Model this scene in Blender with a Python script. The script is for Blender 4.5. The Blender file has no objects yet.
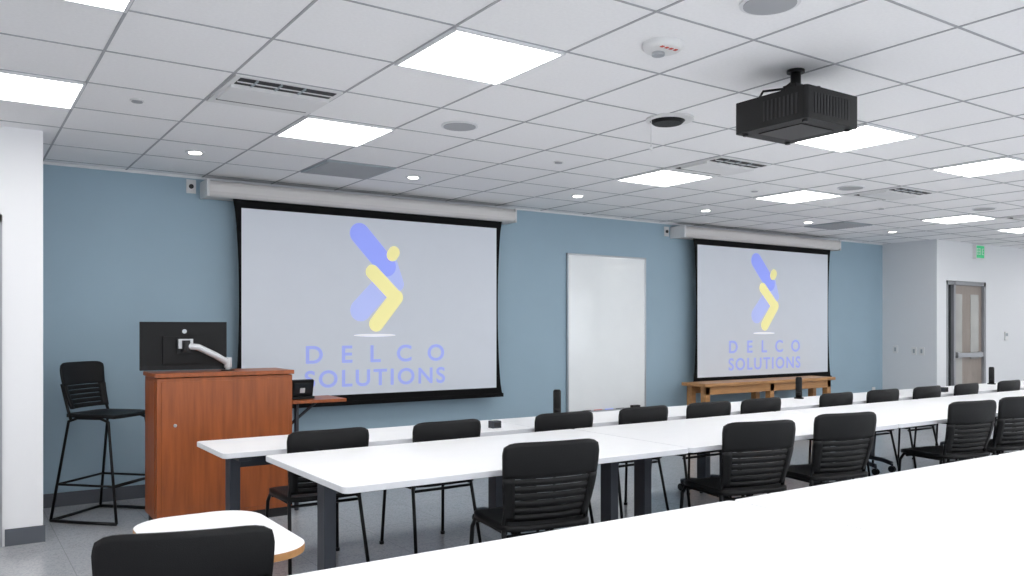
import bpy, bmesh, math, random
from mathutils import Vector, Matrix
random.seed(3)
sc = bpy.context.scene
COL = sc.collection
H = 2.75
# ------------------------------------------------------------------ materials
def lin(c):
    return tuple(((v/255)/12.92 if v/255 <= .04045 else ((v/255+.055)/1.055)**2.4) for v in c)
def mat(name, rgb, rough=.5, metal=0, emit=None, es=0, bump=0, bscale=50, vary=0, vscale=5, spec=.5, stretch=None):
    m = bpy.data.materials.new(name); m.use_nodes = True
    nt = m.node_tree; b = nt.nodes['Principled BSDF']
    c = lin(rgb)
    b.inputs['Base Color'].default_value = (*c, 1)
    b.inputs['Roughness'].default_value = rough
    b.inputs['Metallic'].default_value = metal
    b.inputs['Specular IOR Level'].default_value = spec
    if emit:
        b.inputs['Emission Color'].default_value = (*lin(emit), 1)
        b.inputs['Emission Strength'].default_value = es
    tc = nt.nodes.new('ShaderNodeTexCoord')
    mp = nt.nodes.new('ShaderNodeMapping')
    nt.links.new(tc.outputs['Object'], mp.inputs['Vector'])
    if stretch: mp.inputs['Scale'].default_value = stretch
    if vary:
        n = nt.nodes.new('ShaderNodeTexNoise'); n.inputs['Scale'].default_value = vscale
        n.inputs['Detail'].default_value = 5
        nt.links.new(mp.outputs[0], n.inputs['Vector'])
        r = nt.nodes.new('ShaderNodeValToRGB')
        r.color_ramp.elements[0].position = .3; r.color_ramp.elements[1].position = .7
        r.color_ramp.elements[0].color = (*[v*(1-vary) for v in c], 1)
        r.color_ramp.elements[1].color = (*[min(1, v*(1+vary)) for v in c], 1)
        nt.links.new(n.outputs['Fac'], r.inputs['Fac'])
        nt.links.new(r.outputs['Color'], b.inputs['Base Color'])
    if bump:
        n2 = nt.nodes.new('ShaderNodeTexNoise'); n2.inputs['Scale'].default_value = bscale
        nt.links.new(mp.outputs[0], n2.inputs['Vector'])
        bp = nt.nodes.new('ShaderNodeBump'); bp.inputs['Strength'].default_value = bump
        bp.inputs['Distance'].default_value = .002
        nt.links.new(n2.outputs['Fac'], bp.inputs['Height'])
        nt.links.new(bp.outputs[0], b.inputs['Normal'])
    return m
M = {}
M['blue'] = mat('blue_paint', (156,180,195), .7, bump=.1, bscale=200, vary=.02, vscale=2)
M['white'] = mat('white_paint', (242,242,244), .7, bump=.1, bscale=200)
M['grey_wall'] = mat('grey_paint', (228,230,233), .7, bump=.1, bscale=200)
M['base'] = mat('rubber_base', (84,88,95), .5, vary=.05)
M['ceil'] = mat('ceiling_tile', (244,244,245), .9, bump=.3, bscale=260, vary=.02, vscale=60)
M['tbar'] = mat('ceiling_tbar', (168,170,174), .6, vary=.02)
M['lamp'] = mat('light_diffuser', (255,255,255), .5, emit=(255,254,252), es=10.8)
M['down'] = mat('downlight_lens', (255,255,255), .5, emit=(255,250,240), es=14)
M['lampframe'] = mat('light_frame', (225,226,228), .5, vary=.02)
M['whitep'] = mat('white_plastic', (226,226,226), .4, vary=.02)
M['greyp'] = mat('grey_grille', (160,170,176), .5, vary=.05, vscale=40)
M['dark'] = mat('dark_slot', (30,30,32), .6, vary=.1)
M['table'] = mat('white_laminate', (248,248,250), .4, vary=.01, vscale=8)
M['tedge'] = mat('laminate_edge', (228,229,233), .45, vary=.01)
M['tleg'] = mat('table_leg_metal', (56,60,68), .4, metal=.3, vary=.05)
M['black'] = mat('black_plastic', (9,9,11), .5, bump=.3, bscale=300, vary=.08, vscale=20, spec=.3)
M['bmetal'] = mat('black_metal', (11,11,13), .35, metal=.2, vary=.05, spec=.35)
M['blackfab'] = mat('screen_border', (7,7,9), .8, vary=.05, spec=.2)
M['screen'] = mat('screen_fabric', (200,204,211), .8, emit=(196,204,218), es=.20, vary=.01)
M['housing'] = mat('screen_housing', (218,215,213), .5, vary=.02)
M['wb'] = mat('whiteboard_surface', (244,247,248), .07, vary=.01)
M['alu'] = mat('aluminium', (180,183,187), .35, metal=.7, vary=.04)
M['wood'] = mat('cherry_wood', (156,82,38), .38, vary=.22, vscale=5, stretch=(6,6,.5))
M['wood2'] = mat('oak_wood', (186,136,86), .4, vary=.15, vscale=5, stretch=(.7,6,6))
M['silver'] = mat('silver_arm', (205,207,210), .35, metal=.2, vary=.03)
M['lb1'] = mat('logo_periwinkle', (145,158,240), .8, emit=(155,170,255), es=.36, vary=.01)
M['lb2'] = mat('logo_lavender', (180,190,238), .8, emit=(180,192,250), es=.30, vary=.01)
M['ly'] = mat('logo_yellow', (238,230,160), .8, emit=(244,234,170), es=.33, vary=.01)
M['lt'] = mat('logo_text_blue', (158,170,232), .8, emit=(158,172,245), es=.28, vary=.01)
M['lw'] = mat('logo_glow', (235,235,245), .8, emit=(235,235,245), es=.4, vary=.01)
M['green'] = mat('exit_green', (40,160,105), .4, emit=(60,200,130), es=.4, vary=.02)
M['red'] = mat('red_print', (200,60,40), .5, vary=.02)
M['doorwood'] = mat('door_leaf', (150,140,132), .5, vary=.06, stretch=(5,5,.5))
M['frame'] = mat('door_frame', (150,152,156), .45, metal=.2, vary=.03)
M['glass'] = mat('dark_glass', (40,44,48), .1, vary=.1, vscale=2)
M['glass2'] = mat('pale_glass', (176,176,172), .15, vary=.1, vscale=2)
def floor_mat():
    m = bpy.data.materials.new('terrazzo_floor'); m.use_nodes = True
    nt = m.node_tree; b = nt.nodes['Principled BSDF']
    tc = nt.nodes.new('ShaderNodeTexCoord')
    v = nt.nodes.new('ShaderNodeTexVoronoi'); v.inputs['Scale'].default_value = 110
    r = nt.nodes.new('ShaderNodeValToRGB')
    e = r.color_ramp.elements
    e[0].position = 0; e[0].color = (*lin((172,174,178)),1)
    e[1].position = 1; e[1].color = (*lin((186,188,192)),1)
    x = e.new(.2); x.color = (*lin((166,168,172)),1)
    x = e.new(.3); x.color = (*lin((180,182,186)),1)
    sep = nt.nodes.new('ShaderNodeSeparateColor')
    br = nt.nodes.new('ShaderNodeTexBrick'); br.offset = 0
    br.inputs['Scale'].default_value = 1; br.inputs['Brick Width'].default_value = .61
    br.inputs['Row Height'].default_value = .61; br.inputs['Mortar Size'].default_value = .002
    br.inputs['Mortar'].default_value = (*lin((152,154,158)),1)
    nt.links.new(tc.outputs['Object'], v.inputs['Vector'])
    nt.links.new(v.outputs['Color'], sep.inputs[0])
    nt.links.new(sep.outputs[0], r.inputs['Fac'])
    nt.links.new(tc.outputs['Object'], br.inputs['Vector'])
    nt.links.new(r.outputs['Color'], br.inputs['Color1']); nt.links.new(r.outputs['Color'], br.inputs['Color2'])
    nt.links.new(br.outputs['Color'], b.inputs['Base Color'])
    b.inputs['Roughness'].default_value = .16
    return m
M['floor'] = floor_mat()

# ------------------------------------------------------------------ mesh builder
class MB:
    def __init__(s): s.bm = bmesh.new(); s.mats = []
    def mi(s, k):
        if k not in s.mats: s.mats.append(k)
        return s.mats.index(k)
    def faces(s, vs, fs, k, smooth=False):
        bv = [s.bm.verts.new(v) for v in vs]; i = s.mi(k)
        for f in fs:
            try:
                ff = s.bm.faces.new([bv[j] for j in f]); ff.material_index = i; ff.smooth = smooth
            except ValueError: pass
    def box(s, a, b, k, mtx=None):
        x0,y0,z0 = a; x1,y1,z1 = b
        vs = [Vector(p) for p in [(x0,y0,z0),(x1,y0,z0),(x1,y1,z0),(x0,y1,z0),(x0,y0,z1),(x1,y0,z1),(x1,y1,z1),(x0,y1,z1)]]
        if mtx: vs = [mtx @ v for v in vs]
        s.faces(vs, [(3,2,1,0),(4,5,6,7),(0,1,5,4),(1,2,6,5),(2,3,7,6),(3,0,4,7)], k)
    def cyl(s, p0, p1, r0, k, r1=None, n=20):
        p0, p1 = Vector(p0), Vector(p1); r1 = r0 if r1 is None else r1
        z = (p1-p0).normalized(); x = z.orthogonal().normalized(); y = z.cross(x)
        vs = []
        for p, r in ((p0,r0),(p1,r1)):
            for i in range(n):
                a = 2*math.pi*i/n; vs.append(p + x*r*math.cos(a) + y*r*math.sin(a))
        bv = [s.bm.verts.new(v) for v in vs]; mi = s.mi(k)
        for i in range(n):
            f = s.bm.faces.new([bv[i], bv[(i+1)%n], bv[n+(i+1)%n], bv[n+i]]); f.material_index = mi; f.smooth = True
        f = s.bm.faces.new(bv[:n][::-1]); f.material_index = mi
        f = s.bm.faces.new(bv[n:]); f.material_index = mi
    def tube(s, pts, r, k, n=10):
        pts = [Vector(p) for p in pts]; mi = s.mi(k); rings = []
        ref = None
        for i, p in enumerate(pts):
            if i == 0: t = pts[1]-p
            elif i == len(pts)-1: t = p-pts[i-1]
            else: t = (pts[i+1]-p).normalized() + (p-pts[i-1]).normalized()
            t.normalize()
            x = t.orthogonal().normalized() if ref is None else (ref - t*ref.dot(t)).normalized()
            ref = x; y = t.cross(x)
            rings.append([s.bm.verts.new(p + x*r*math.cos(2*math.pi*j/n) + y*r*math.sin(2*math.pi*j/n)) for j in range(n)])
        for a, b in zip(rings, rings[1:]):
            for j in range(n):
                f = s.bm.faces.new([a[j], a[(j+1)%n], b[(j+1)%n], b[j]]); f.material_index = mi; f.smooth = True
        f = s.bm.faces.new(rings[0][::-1]); f.material_index = mi
        f = s.bm.faces.new(rings[-1]); f.material_index = mi
    def prism(s, poly, z0, z1, k, kside=None):
        n = len(poly); vs = [(x,y,z0) for x,y in poly] + [(x,y,z1) for x,y in poly]
        bv = [s.bm.verts.new(v) for v in vs]
        a = s.mi(k); b = s.mi(kside or k)
        f = s.bm.faces.new(bv[:n][::-1]); f.material_index = a
        f = s.bm.faces.new(bv[n:]); f.material_index = a
        for i in range(n):
            f = s.bm.faces.new([bv[i], bv[(i+1)%n], bv[n+(i+1)%n], bv[n+i]]); f.material_index = b
    def sheet(s, fn, nu, nv, thick, k):
        mi = s.mi(k); A = []; B = []
        for j in range(nv+1):
            ra = []; rb = []
            for i in range(nu+1):
                p = Vector(fn(-1+2*i/nu, j/nv)); ra.append(s.bm.verts.new(p)); rb.append(s.bm.verts.new(p+Vector(thick)))
            A.append(ra); B.append(rb)
        def F(l):
            f = s.bm.faces.new(l); f.material_index = mi; f.smooth = True
        for j in range(nv):
            for i in range(nu):
                F([A[j][i],A[j][i+1],A[j+1][i+1],A[j+1][i]]); F([B[j][i],B[j+1][i],B[j+1][i+1],B[j][i+1]])
        for i in range(nu):
            F([A[0][i+1],A[0][i],B[0][i],B[0][i+1]]); F([A[nv][i],A[nv][i+1],B[nv][i+1],B[nv][i]])
        for j in range(nv):
            F([A[j][0],A[j+1][0],B[j+1][0],B[j][0]]); F([A[j+1][nu],A[j][nu],B[j][nu],B[j+1][nu]])
    def mesh(s, name):
        bmesh.ops.recalc_face_normals(s.bm, faces=s.bm.faces[:])
        me = bpy.data.meshes.new(name); s.bm.to_mesh(me); s.bm.free()
        for k in s.mats: me.materials.append(M[k])
        return me
    def obj(s, name, loc=(0,0,0), rz=0, bevel=0, parent=None):
        o = bpy.data.objects.new(name, s.mesh(name)); COL.objects.link(o)
        o.location = loc; o.rotation_euler = (0,0,rz)
        if bevel: addbevel(o, bevel)
        if parent: o.parent = parent
        return o
def addbevel(o, w, seg=2):
    b = o.modifiers.new('bevel','BEVEL'); b.width = w; b.segments = seg; b.limit_method = 'ANGLE'; b.angle_limit = math.radians(50)
def inst(name, me, loc, rz=0, bevel=0):
    o = bpy.data.objects.new(name, me); COL.objects.link(o); o.location = loc; o.rotation_euler = (0,0,rz)
    if bevel: addbevel(o, bevel)
    return o
def rrect(x0,y0,x1,y1,r,n=6):
    P = []
    for cx,cy,a0 in ((x1-r,y1-r,0),(x0+r,y1-r,90),(x0+r,y0+r,180),(x1-r,y0+r,270)):
        for i in range(n+1):
            a = math.radians(a0+90*i/n); P.append((cx+r*math.cos(a), cy+r*math.sin(a)))
    return P
def simple(name, a, b, k, bevel=0):
    m = MB(); m.box(a,b,k); return m.obj(name, bevel=bevel)

# ------------------------------------------------------------------ room shell
YW = 7.55; YD = 6.68; XR = 12.14; YL = 6.37; XL = .52
X0, X1, Y0 = -4, 16, -4
simple('floor', (X0-.1,Y0-.1,-.1), (X1+.1,YW+.1,0), 'floor')
simple('ceiling', (X0-.1,Y0-.1,H), (X1+.1,YW+.1,H+.1), 'ceil')
simple('wall_north', (XL,YW,0), (XR,YW+.1,H), 'blue')
m = MB(); m.box((X0,YL,0),(XL,YW+.1,H),'white'); m.obj('wall_northwest')
DX0, DX1, DZ = 12.40, 13.58, 2.15
simple('wall_east_return', (XR,YD,0),(DX0,YW+.1,H),'grey_wall')
simple('wall_northeast', (DX1,YD,0),(X1,YD+.3,H),'grey_wall')
simple('wall_above_door', (DX0,YD,DZ),(DX1,YD+.3,H),'grey_wall')
simple('wall_west', (X0-.1,Y0-.1,0), (X0,YL,H), 'white')
simple('wall_east', (X1,Y0-.1,0), (X1+.1,YD+.3,H), 'white')
m = MB()
m.box((X0,Y0-.1,0),(X1,Y0,.5),'white'); m.box((X0,Y0-.1,2.6),(X1,Y0,H),'white')
xs = [X0+i*(X1-X0)/8 for i in range(9)]
for x in xs: m.box((max(X0,x-.12),Y0-.1,.5),(min(X1,x+.12),Y0,2.6),'white')
m.obj('wall_south')  # unseen wall; its openings are added to let world light in
for i in range(8):
    m = MB(); a, b = xs[i]+.12, xs[i+1]-.12
    for q in ((a,.5,a+.05,2.6),(b-.05,.5,b,2.6),(a,.5,b,.55),(a,2.55,b,2.6),((a+b)/2-.02,.5,(a+b)/2+.02,2.6)):
        m.box((q[0],Y0-.08,q[1]),(q[2],Y0-.02,q[3]),'alu')
    m.obj('added_fill_window_%d'%(i+1))  # unseen frames, added with the openings that fill the room with light
simple('baseboard_north', (XL,YW-.012,0), (XR,YW,.11), 'base')
simple('baseboard_northwest', (.30,YL-.012,0), (XL+.012,YL,.11), 'base')
simple('baseboard_east', (XR-.012,YD-.012,0), (XR,YW-.012,.11), 'base')
simple('baseboard_northeast', (DX1+.06,YD-.012,0), (X1,YD,.11), 'base')
simple('trim_1', (XL,YW-.014,H-.02), (XR,YW,H), 'lampframe')

# ceiling T-bar grid
m = MB(); zb = H-.003
gy0 = 3.14
k = math.ceil((Y0-gy0)/.61)
y = gy0+k*.61
while y < YW: 
    m.box((X0,y-.006,zb),(X1,y+.006,H),'tbar'); y += .61
k = math.ceil(X0/.61); x = k*.61
while x < X1:
    m.box((x-.006,Y0,zb-.0005),(x+.006,YW,H),'tbar'); x += .61
m.obj('ceiling_grid')

# lights
m = MB(); g=.605
m.box((.012,.012,-.012),(g-.012,g-.012,0),'lamp')
for q in ((0,0,g,.014),(0,g-.014,g,g),(0,0,.014,g),(g-.014,0,g,g)): m.box((q[0],q[1],-.016),(q[2],q[3],0),'lampframe')
lm = m.mesh('light_panel')
for gx in (-3.05,0,1.83,4.88,6.71,9.76,11.59,14.64):
    for gy in (-2.35,-.52,1.31,3.14,4.97):  # rows out of view continue the pattern, added for their light
        inst('ceiling_light_panel', lm, (gx+.0025,gy+.0025,H))
m = MB()
m.cyl((0,0,-.008),(0,0,0),.07,'lampframe',n=28); m.cyl((0,0,-.011),(0,0,-.008),.045,'down',n=24)
dm = m.mesh('downlight')
for i in range(7): inst('recessed_downlight', dm, (1.525+1.83*i if i<6 else 13.7, 6.49 if i<6 else 5.9, H))
m = MB()
m.box((.01,.01,-.012),(.6,.6,0),'whitep')
m.box((.04,.03,-.015),(.57,.15,-.011),'dark'); m.box((.04,.47,-.015),(.57,.52,-.011),'dark')
for yy in (.09,): m.box((.04,yy-.004,-.02),(.57,yy+.004,-.011),'whitep')
for xx in (.13,.26,.39): m.box((xx-.006,.03,-.02),(xx+.006,.15,-.011),'greyp')
m.box((.03,.17,-.03),(.58,.45,-.012),'whitep')
vm = m.mesh('diffuser')
for gx,gy in ((1.22,4.36),(4.88,4.36),(7.32,4.36),(10.37,4.36),(3.66,.7)): inst('ceiling_air_diffuser', vm, (gx,gy,H))
m = MB(); m.box((.01,.01,-.012),(.6,.6,0),'greyp')
for i in range(14): m.box((.03,.035+i*.04,-.018),(.58,.045+i*.04,-.012),'tbar')
rm = m.mesh('return_grille')
for gx,gy in ((2.44,6.19),(9.15,6.19)): inst('ceiling_return_grille', rm, (gx,gy,H))
m = MB(); m.cyl((0,0,-.010),(0,0,0),.12,'lampframe',n=40); m.cyl((0,0,-.014),(0,0,-.010),.105,'tbar',n=40)
sm = m.mesh('speaker')
for p in ((2.75,4.67),(2.75,2.2),(7.0,4.67),(9.45,2.8),(9.45,4.67)): inst('ceiling_speaker', sm, (*p,H))
m = MB(); m.cyl((0,0,-.008),(0,0,0),.04,'whitep'); m.cyl((0,0,-.014),(0,0,-.008),.03,'tbar')
sp = m.mesh('sprinkler')
for p in ((.9,5.2),(4.0,5.25),(6.4,5.3),(8.5,5.3)): inst('fire_sprinkler', sp, (*p,H))
m = MB()
m.cyl((0,0,-.02),(0,0,0),.095,'whitep',n=36); m.cyl((0,0,-.035),(0,0,-.02),.08,'whitep',r1=.095,n=36)
m.cyl((0,.03,-.05),(0,.03,-.035),.03,'alu',n=20)
for i in range(4): m.box((-.055+i*.028,-.055,-.037),(-.038+i*.028,-.035,-.034),'red')
m.obj('fire_alarm_strobe', (2.74,2.80,H), bevel=.002)
m = MB(); m.cyl((0,0,-.012),(0,0,0),.15,'whitep',n=40); m.cyl((0,.02,-.03),(0,.02,-.012),.09,'black',r1=.11,n=40)
m.tube([(-.16,0,0),(-.16,0,-.2)],.003,'whitep',n=6); m.cyl((-.16,0,-.22),(-.16,0,-.2),.009,'whitep',n=10)
m.obj('ceiling_wireless_dome', (3.76,3.78,H))

# ------------------------------------------------------------------ projection screens
def ptext(txt, width, cap, x, z, par, y):
    cu = bpy.data.curves.new('text','FONT'); cu.body = txt; cu.size = 1
    cu.offset = .014; cu.extrude = .0005; cu.align_x = 'LEFT'
    cu.materials.append(M['lt'])
    o = bpy.data.objects.new('text_'+txt.lower(), cu); COL.objects.link(o)
    def meas():
        bpy.context.view_layer.update(); bb = o.bound_box
        return bb, bb[6][0]-bb[0][0], bb[6][1]-bb[0][1]
    cu.space_character = 1; _, w1, h = meas()
    cu.space_character = 2; _, w2, h = meas()
    s = cap/h; target = width/(s*1.08)
    cu.space_character = max(.8, 1+(target-w1)/(w2-w1))
    bb, w, h = meas()
    sx = width/w; sy = cap/h
    o.rotation_euler = (math.pi/2,0,0); o.scale = (sx,sy,1)
    o.location = (x - width/2 - bb[0][0]*sx, y, z - bb[0][1]*sy); o.parent = par
def capsule(m, p, q, r, y, k):
    p, q = Vector(p), Vector(q); d = (q-p).normalized(); a0 = math.atan2(d.y,d.x); P = []
    for i in range(17): a = a0-math.pi/2+math.pi*i/16; P.append(q+Vector((math.cos(a),math.sin(a)))*r)
    for i in range(17): a = a0+math.pi/2+math.pi*i/16; P.append(p+Vector((math.cos(a),math.sin(a)))*r)
    m.faces([(v.x,y,v.y) for v in P], [tuple(range(len(P)))], k)
def proj_screen(dx):
    e = bpy.data.objects.new('projection_screen', None); COL.objects.link(e); e.location = (dx,0,0)
    m = MB(); ys = 7.38
    prof = [(7.54,2.56),(7.34,2.56),(7.315,2.575),(7.30,2.60),(7.30,2.655),(7.315,2.68),(7.34,2.695),(7.54,2.695)]
    n = len(prof); vs = [(1.83,a,b) for a,b in prof]+[(4.99,a,b) for a,b in prof]
    m.faces(vs, [tuple(range(n)), tuple(range(2*n-1,n-1,-1))]+[(i,(i+1)%n,n+(i+1)%n,n+i) for i in range(n)], 'housing')
    m.box((1.815,7.30,2.555),(1.835,7.55,2.70),'whitep'); m.box((4.985,7.30,2.555),(5.005,7.55,2.70),'whitep')
    m.obj('housing', parent=e)
    m = MB(); nz = 16; zt, zbm = 2.57, .735; L, R = 2.05, 4.87; bow = .055; V = []
    for j in range(nz+1):
        t = j/nz; z = zbm+(zt-zbm)*t; s = bow*math.sin(math.pi*t)**.6
        V.append((L+s,R-s,z))
    vs = []; 
    for a,b,z in V: vs += [(a,ys,z),(b,ys,z),(a,ys+.003,z),(b,ys+.003,z)]
    fs = []
    for j in range(nz):
        o = j*4; fs += [(o,o+1,o+5,o+4),(o+2,o+6,o+7,o+3),(o,o+4,o+6,o+2),(o+1,o+3,o+7,o+5)]
    fs += [(0,2,3,1),(nz*4,nz*4+1,nz*4+3,nz*4+2)]
    m.faces(vs,fs,'blackfab')
    m.box((L-.01,ys-.012,.70),(R+.01,ys+.018,.74),'blackfab'); m.obj('border', parent=e)
    m = MB(); m.box((2.125,ys-.003,.80),(4.795,ys-.0005,2.485),'screen'); m.obj('fabric', parent=e)
    m = MB(); y = ys-.0045
    capsule(m,(3.56,2.06),(3.63,1.86),.075,y,'lb2')
    capsule(m,(3.53,1.89),(3.25,1.60),.105,y-.001,'lb2')
    capsule(m,(3.24,2.33),(3.52,2.03),.10,y-.002,'lb1')
    capsule(m,(3.60,2.17),(3.58,2.14),.06,y-.003,'ly')
    capsule(m,(3.37,1.97),(3.62,1.73),.07,y-.004,'ly')
    capsule(m,(3.62,1.73),(3.41,1.47),.075,y-.005,'ly')
    P = [(3.40+.22*math.cos(a*math.pi/16),y,1.36+.012*math.sin(a*math.pi/16)) for a in range(32)]
    m.faces(P,[tuple(range(32))],'lw')
    m.obj('logo', parent=e)
    ptext('DELCO',1.45,.165,3.435,1.10,e,y); ptext('SOLUTIONS',1.47,.16,3.435,.875,e,y)
proj_screen(0); proj_screen(5.70)

# wall plates
def plate(name, x, y, z, face='y', cable=False):
    m = MB()
    if face == 'y':
        m.box((-.04,-.008,-.06),(.04,0,.06),'whitep'); m.cyl((0,-.02,0),(0,-.008,0),.02,'dark' if cable else 'tedge')
    else:
        m.box((-.008,-.04,-.06),(0,.04,.06),'whitep'); m.box((-.014,-.015,-.03),(-.008,.015,.03),'greyp')
    m.obj(name,(x,y,z),bevel=.002)
plate('wall_outlet',1.74,YW,2.66,cable=True); plate('wall_outlet',7.45,YW,2.64,cable=True)
plate('wall_outlet',11.9,YW,.45)
plate('light_switch',XR,7.33,1.10,'x'); plate('light_switch',XR,6.91,1.08,'x')
plate('light_switch',XR,7.03,1.08,'x')

# whiteboard
m = MB(); wx = .08; yb = YW-.002
m.box((5.80+wx,YW-.025,.47),(6.98+wx,yb,2.27),'wb')
for q in ((5.78,.45,5.80,2.29),(6.98,.45,7.0,2.29),(5.78,2.27,7.0,2.29),(5.78,.45,7.0,.47)): m.box((q[0]+wx,YW-.032,q[1]),(q[2]+wx,yb,q[3]),'alu')
m.box((5.83+wx,YW-.11,.44),(6.95+wx,YW-.03,.455),'alu'); m.box((5.83+wx,YW-.115,.44),(6.95+wx,YW-.11,.475),'alu')
for i,k in enumerate(('dark','red','lb1','dark')): m.cyl((6.05+i*.17,YW-.07,.467),(6.17+i*.17,YW-.07,.467),.011,k,n=10)
m.box((6.80,YW-.10,.455),(6.92,YW-.05,.50),'dark')
m.obj('whiteboard', bevel=.002)

# ------------------------------------------------------------------ tables
def table_mesh(L, D, hh=.74, r=.03):
    m = MB()
    m.prism(rrect(.003,0,L-.003,D,r), hh-.03, hh, 'table', 'tedge')
    cy = D/2
    for sx, cx in ((1,.14),(-1,L-.14)):
        m.box((cx-.03,cy-.05,.12),(cx+.03,cy+.05,hh-.06),'tleg')
        hw = min(.36, D/2-.05)
        m.box((cx-.035,cy-hw,hh-.06),(cx+.035,cy+hw,hh-.03),'tleg')
        for sg in (-1,1):
            m.tube([(cx,cy-sg*.02,.12),(cx,cy+sg*.6*hw,.11),(cx,cy+sg*hw,.085)],.022,'tleg',n=8)
            s = sg*hw
            m.cyl((cx,cy+s,.05),(cx,cy+s,.09),.012,'tleg',n=10)
            m.cyl((cx-.022,cy+s,.032),(cx-.006,cy+s,.032),.032,'bmetal',n=16); m.cyl((cx+.006,cy+s,.032),(cx+.022,cy+s,.032),.032,'bmetal',n=16)
    m.box((.17,cy-.02,hh-.13),(L-.17,cy+.02,hh-.07),'tleg')
    return m.mesh('training_table')
tA = table_mesh(2.12, 1.10); tB = table_mesh(2.12,.61); tC = table_mesh(2.12,1.22)
for i in range(5):
    inst('training_table', tA, (1.41+i*2.12,3.38,0), bevel=.003)
    inst('training_table', tB, (1.24+i*2.12,4.66,0), bevel=.003)
for i in range(4): inst('training_table', tC, (.48+i*2.12,1.05,0), bevel=.003)
m = MB(); m.prism(rrect(-.22,-.36,.22,.36,.15,10), .715,.74,'table','wood2')
m.box((-.03,-.04,.10),(.03,.04,.715),'tleg'); m.box((-.18,-.03,.04),(.18,.03,.09),'tleg'); m.box((-.03,-.25,.04),(.03,.25,.09),'tleg')
for p in ((.17,0),(-.17,0),(0,.24),(0,-.24)): m.cyl((p[0],p[1],0),(p[0],p[1],.04),.02,'bmetal',n=12)
m.obj('side_table',(.74,2.86,0), bevel=.003)

# ------------------------------------------------------------------ chairs
def back(m, z0, z1, w0, w1, y0, lean, split=.5, slats=6):
    def fn_range(va, vb, top=False):
        def fn(u, t):
            v = va+(vb-va)*t
            w = (w0+(w1-w0)*math.sin(v*math.pi/2))
            z = z0+(z1-z0)*v
            if top:
                z -= .022*abs(u)**10*t
                w -= .008*max(0,t-.8)/.2
            y = y0 - lean*v - .015*math.sin(v*math.pi) + .035*(u*u)
            return (u*w, y, z)
        return fn
    m.sheet(fn_range(split,1,top=True),20,8,(0,.014,0),'black')
    gap = .11; n = slats
    for i in range(n):
        a = split*i/n; b = split*(i+1-gap)/n
        m.sheet(fn_range(a,b),16,1,(0,.012,0),'black')
    for sgn in (-1,1):
        def fs(u,t,sgn=sgn):
            v = split*t*1.02; w = w0+(w1-w0)*math.sin(v*math.pi/2)
            uu = sgn*(.90+.10*u)
            return (uu*w, y0-lean*v-.015*math.sin(v*math.pi)+.035*uu*uu-.004, z0+(z1-z0)*v)
        m.sheet(fs,2,8,(0,.022,0),'black')
def seat(m, z, w, d, cy=0):
    def fn(u,t):
        a = 2*t-1
        k = (1-abs(a)**5*.12)
        return (u*w*k, cy+a*d*(1-abs(u)**5*.08), z - .02*(1-u*u)*(1-a*a) - .03*max(0,a-.6)**1.5)
    m.sheet(fn,14,14,(0,0,.026),'black')
def chair_mesh():
    m = MB()
    seat(m,.435,.235,.225)
    back(m,.475,.845,.215,.25,-.205,.065,split=.55,slats=6)
    for s in (-1,1):
        m.tube([(s*.235,.225,0.0),(s*.222,.20,.38),(s*.215,.17,.425),(s*.21,.0,.425),(s*.21,-.17,.425)],.011,'bmetal')
        m.tube([(s*.24,-.25,0.0),(s*.222,-.19,.30),(s*.215,-.16,.44),(s*.212,-.175,.52),(s*.222,-.212,.70)],.011,'bmetal')
        m.cyl((s*.235,.225,0),(s*.235,.225,.02),.016,'bmetal',n=12); m.cyl((s*.24,-.25,0),(s*.24,-.25,.02),.016,'bmetal',n=12)
    m.tube([(-.212,-.15,.40),(.212,-.15,.40)],.009,'bmetal'); m.tube([(-.215,.15,.415),(.215,.15,.415)],.009,'bmetal')
    return m.mesh('stacking_chair')
cm = chair_mesh()
def chair(x, yback, rz=0, sc_=1): 
    c,s = math.cos(rz), math.sin(rz)
    o = inst('stacking_chair', cm, (x - s*.27*sc_, yback + c*.27*sc_, 0), rz)
    o.scale = (sc_,)*3
for x,r in ((1.80,0),(2.58,.03),(3.50,-.02),(4.24,.02),(4.93,0),(5.55,0),(6.57,.02),(7.29,-.03),(8.05,0),(8.8,.02),(9.7,0),(10.5,0)): chair(x*1.016,4.555,r)
for x,r in ((2.41,-.16),(3.93,-.20),(4.77,-.18),(6.35,-.16),(7.08,-.12),(8.0,0),(8.9,0)): chair(x,3.18,r,1.05)
chair(.56,2.50,-.28)

# drafting stool
m = MB()
seat(m,.78,.225,.22)
back(m,.84,1.19,.20,.235,-.20,.07,split=.5,slats=5)
for s in (-1,1):
    m.tube([(s*.27,.28,.012),(s*.215,.17,.75),(s*.21,.1,.775),(s*.21,-.1,.775),(s*.215,-.17,.75),(s*.27,-.28,.012)],.011,'bmetal')
    m.tube([(s*.215,-.15,.76),(s*.212,-.18,.84),(s*.222,-.225,1.03)],.011,'bmetal')
    m.tube([(s*.27,.28,.012),(s*.28,0,.012),(s*.27,-.28,.012)],.012,'bmetal')
    m.tube([(s*.247,.24,.28),(s*.247,-.24,.28)],.009,'bmetal')
m.tube([(-.247,.24,.28),(.247,.24,.28)],.012,'bmetal'); m.tube([(-.247,-.24,.28),(.247,-.24,.28)],.009,'bmetal')
m.tube([(-.27,-.28,.012),(.27,-.28,.012)],.011,'bmetal')
o = m.obj('drafting_stool',(1.0,6.96,0), rz=math.radians(-136)); o.scale = (.985,)*3

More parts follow.
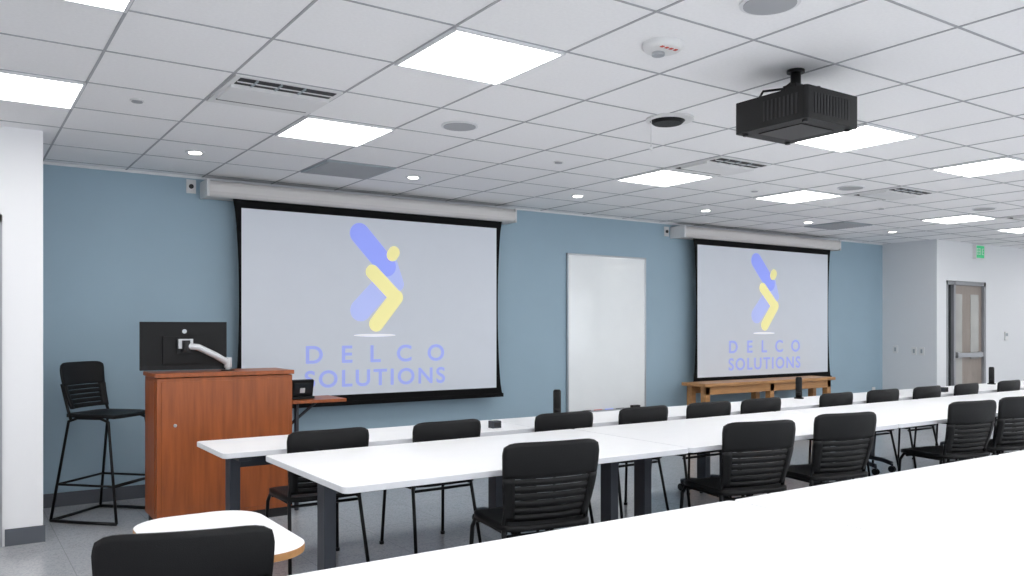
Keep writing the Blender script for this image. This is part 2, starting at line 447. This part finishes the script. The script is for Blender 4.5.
# ------------------------------------------------------------------ lectern
e = bpy.data.objects.new('lectern', None); COL.objects.link(e)
m = MB(); LX0,LX1,LY0,LY1,LZ = 1.20,2.17,6.20,6.62,1.11
m.box((LX0+.02,LY0+.02,0),(LX1-.02,LY1-.02,.07),'dark')
m.box((LX0,LY0,.07),(LX1,LY1,LZ-.035),'wood')
m.box((LX0-.012,LY0-.012,LZ-.03),(LX1+.012,LY1+.012,LZ),'wood')
m.box((LX0-.006,LY0+.05,.12),(LX0,LY1-.04,LZ-.06),'wood')
m.box((LX0+.03,LY0-.006,.10),(LX1-.03,LY0,LZ-.06),'wood')
m.cyl((LX0+.12,LY0-.014,.74),(LX0+.12,LY0-.005,.74),.012,'alu',n=14)
m.obj('cabinet', bevel=.004, parent=e)
m = MB(); m.box((LX1+.012,6.22,.845),(2.62,6.60,.87),'wood'); m.tube([(LX1,6.42,.62),(2.45,6.42,.84)],.012,'tleg')
m.box((LX1,6.40,.58),(LX1+.02,6.44,.84),'tleg'); m.tube([(2.26,6.36,0),(2.26,6.36,.845)],.018,'tleg'); m.obj('side_shelf', bevel=.003, parent=e)
m = MB(); m.box((-.09,-.05,0),(.09,.05,.02),'black'); m.box((-.09,.0,.02),(.09,.03,.15),'black', Matrix.Rotation(.25,4,'X')); m.box((-.07,-.004,.04),(.07,.0,.13),'glass', Matrix.Rotation(.25,4,'X')); m.box((-.02,-.008,.05),(.02,-.004,.09),'silver', Matrix.Rotation(.25,4,'X'))
m.obj('control_touch_panel',(2.30,6.36,.872), bevel=.004)
m = MB()
m.box((-.30,-.02,-.175),(.30,.012,.175),'black'); m.box((-.29,.012,-.165),(.29,.014,.165),'glass')
m.box((-.15,-.04,-.13),(.15,-.02,.07),'black'); m.cyl((0,-.024,.105),(0,-.02,.105),.026,'bmetal',n=24); m.cyl((0,-.0255,.105),(0,-.024,.105),.016,'alu',n=24)
m.box((-.055,-.06,-.055),(.055,-.04,.055),'bmetal'); m.box((-.05,-.085,-.02),(.05,-.06,.05),'silver')
m.box((-.30,-.022,-.177),(.30,-.006,-.15),'bmetal')
m.tube([(.0,-.10,0.0),(.08,-.11,-.01),(.20,-.10,-.07),(.30,-.06,-.13)],.024,'silver',n=12)
m.cyl((0.0,-.10,-.04),(0.0,-.10,.04),.028,'dark'); m.cyl((.30,-.06,-.165),(.30,-.06,-.09),.028,'silver')
m.cyl((.30,-.06,-.189),(.30,-.06,-.18),.05,'dark'); m.cyl((.30,-.06,-.189),(.30,-.06,-.1),.018,'silver')
m.obj('computer_monitor',(1.43,6.42,1.30), rz=-.06, bevel=.004)

# ------------------------------------------------------------------ wooden console table
m = MB(); a,b,c,d = 7.36,9.92,6.93,7.32
m.box((a,c,.72),(b,d,.76),'wood2'); m.box((a+.05,c+.04,.62),(b-.05,c+.065,.72),'wood2'); m.box((a+.05,d-.065,.62),(b-.05,d-.04,.72),'wood2')
for x in (a+.05,(a+b)/2-.04,b-.13):
    m.box((x,c+.04,0),(x+.08,c+.12,.72),'wood2'); m.box((x,d-.12,0),(x+.08,d-.04,.72),'wood2'); m.box((x+.02,c+.12,.12),(x+.06,d-.12,.18),'wood2')
m.box((a+.1,(c+d)/2-.03,.12),(b-.1,(c+d)/2+.03,.16),'wood2')
m.obj('wooden_console_table', (.12,0,0), bevel=.005)

# ------------------------------------------------------------------ table-top objects
m = MB(); m.cyl((0,0,0),(0,0,.012),.045,'black',n=28); m.cyl((0,0,.012),(0,0,.20),.031,'black',n=28); m.cyl((0,0,.20),(0,0,.212),.031,'black',r1=.022,n=28); m.cyl((0,0,.06),(0,0,.065),.032,'dark',n=28)
cs = m.mesh('cylindrical_speaker')
for x in (3.91,6.87,10.6): inst('cylindrical_speaker', cs, (x,5.15,.74))
m = MB(); m.box((-.035,-.03,0),(.035,.03,.05),'tleg'); m.box((-.025,-.034,.01),(.025,-.03,.04),'dark')
pw = m.mesh('table_power_outlet')
for x in (3.12,8.9): inst('table_power_outlet', pw, (x,4.82,.74), bevel=.004)

# ------------------------------------------------------------------ projector
m = MB(); px0,px1,py0,py1,pz0,pz1 = -.21,.21,-.22,.22,-.315,-.155
m.prism(rrect(px0,py0,px1,py1,.02,4), pz0, pz1, 'black')
for i in range(9): m.box((px0-.003,-.17+i*.024,pz0+.03),(px0,-.158+i*.024,pz1-.03),'dark')
for i in range(12): m.box((-.15+i*.024,py0-.003,pz0+.03),(-.138+i*.024,py0,pz1-.03),'dark')
m.cyl((px0+.12,py1,(pz0+pz1)/2),(px0+.12,py1+.04,(pz0+pz1)/2),.05,'dark',n=28); m.cyl((px0+.12,py1+.04,(pz0+pz1)/2),(px0+.12,py1+.042,(pz0+pz1)/2),.04,'glass',n=28)
m.box((-.13,-.13,pz0-.004),(.13,.13,pz0),'bmetal')
for p in ((-.17,-.18),(.17,-.18),(-.17,.18),(.17,.18)): m.cyl((p[0],p[1],pz0-.012),(p[0],p[1],pz0),.014,'dark',n=12)
m.box((-.12,-.02,pz1+.012),(.09,.02,pz1+.024),'bmetal'); m.box((-.02,-.16,pz1+.012),(.02,.18,pz1+.024),'bmetal')
for p in ((-.10,0),(.08,0),(0,.16),(0,-.13)): m.cyl((p[0],p[1],pz1-.002),(p[0],p[1],pz1+.04),.014,'bmetal',n=10)
m.cyl((0,0,pz1+.02),(0,0,0),.026,'bmetal'); m.box((-.05,-.04,pz1+.02),(.05,.04,pz1+.075),'bmetal'); m.cyl((0,0,-.014),(0,0,0),.045,'bmetal',n=24)
m.tube([(-.15,.12,pz1),(-.13,.10,pz1+.05),(-.05,.04,pz1+.06),(0,.02,pz1+.1)],.007,'bmetal',n=6)
m.obj('ceiling_projector',(3.59,2.71,H), bevel=.003)

# ------------------------------------------------------------------ doors / exit sign
m = MB(); g1 = .003; yf = YD+.001
A0, A1, AZ = DX0+g1, DX1-g1, DZ-g1
for q in ((A0,0,A0+.06,AZ),(A1-.06,0,A1,AZ),(A0,AZ-.06,A1,AZ),(A0+.22,0,A0+.27,AZ)): m.box((q[0],yf,q[1]),(q[2],YD+.14,q[3]),'frame')
m.box((A0+.06,YD+.05,.1),(A0+.22,YD+.06,AZ-.06),'glass'); m.box((A0+.06,YD+.03,0),(A0+.22,YD+.08,.1),'frame')
a,b = A0+.27,A1-.06
m.box((a,YD+.04,.01),(b,YD+.085,AZ-.06),'doorwood'); m.box((b-.34,YD+.034,.95),(b-.10,YD+.04,1.95),'glass2'); 
m.box((a+.05,YD+.034,.2),(a+.25,YD+.04,1.95),'glass2')
m.box((a+.04,YD-.02,.98),(b-.06,YD+.01,1.05),'alu'); m.box((a+.05,YD+.0,.97),(a+.12,YD+.04,1.06),'alu'); m.box((b-.13,YD+.0,.97),(b-.07,YD+.04,1.06),'alu')
m.obj('door_1', bevel=.002)
simple('wall_corridor', (DX0,YD+.2,0),(DX1,YD+.3,DZ),'dark')
m = MB(); a,b=-.75,.285
for q in ((a,0,a+.05,2.17),(b-.05,0,b,2.17),(a,2.12,b,2.17)): m.box((q[0],YL-.02,q[1]),(q[2],YL-.001,q[3]),'frame')
m.box((a+.05,YL-.012,.01),(b-.05,YL-.001,2.12),'doorwood'); m.cyl((b-.12,YL-.06,1.0),(b-.12,YL-.012,1.0),.012,'alu'); m.tube([(b-.12,YL-.06,1.0),(b-.25,YL-.06,1.0)],.01,'alu')
m.obj('door_2', bevel=.002)
m = MB(); m.box((-.12,-.05,0),(.12,0,.19),'green')
for i in range(4):
    x=-.10+i*.053; m.box((x,-.052,.05),(x+.012,-.05,.15),'whitep')
    if i!=2:
        for zz in (.05,.094,.138): m.box((x,-.052,zz),(x+.035,-.05,zz+.012),'whitep')
m.box((-.135,-.053,-.012),(.135,.0,.0),'whitep'); m.box((-.135,-.053,.19),(.135,0,.202),'whitep'); m.box((-.135,-.053,0),(-.12,0,.19),'whitep'); m.box((.12,-.053,0),(.135,0,.19),'whitep')
m.obj('exit_sign',(13.30,YD,2.52))
m = MB(); m.box((-.05,-.02,-.07),(.05,0,.07),'whitep'); m.box((-.035,-.023,.0),(.035,-.02,.045),'greyp'); m.obj('wall_thermostat',(14.2,YD,1.3), bevel=.003)

# ------------------------------------------------------------------ world, camera
w = bpy.data.worlds.new('world'); sc.world = w; w.use_nodes = True
w.node_tree.nodes['Background'].inputs[0].default_value = (.88,.94,1,1)
w.node_tree.nodes['Background'].inputs[1].default_value = 2.8
cam = bpy.data.cameras.new('camera'); co = bpy.data.objects.new('camera', cam); COL.objects.link(co)
cam.sensor_width = 36; cam.lens = 36*831/1024; cam.shift_y = 40/1024; cam.clip_end = 100
co.location = (0,0,1.43); co.rotation_euler = (math.pi/2,0,-math.radians(34.1))
sc.camera = co
sc.view_settings.view_transform = 'Standard'
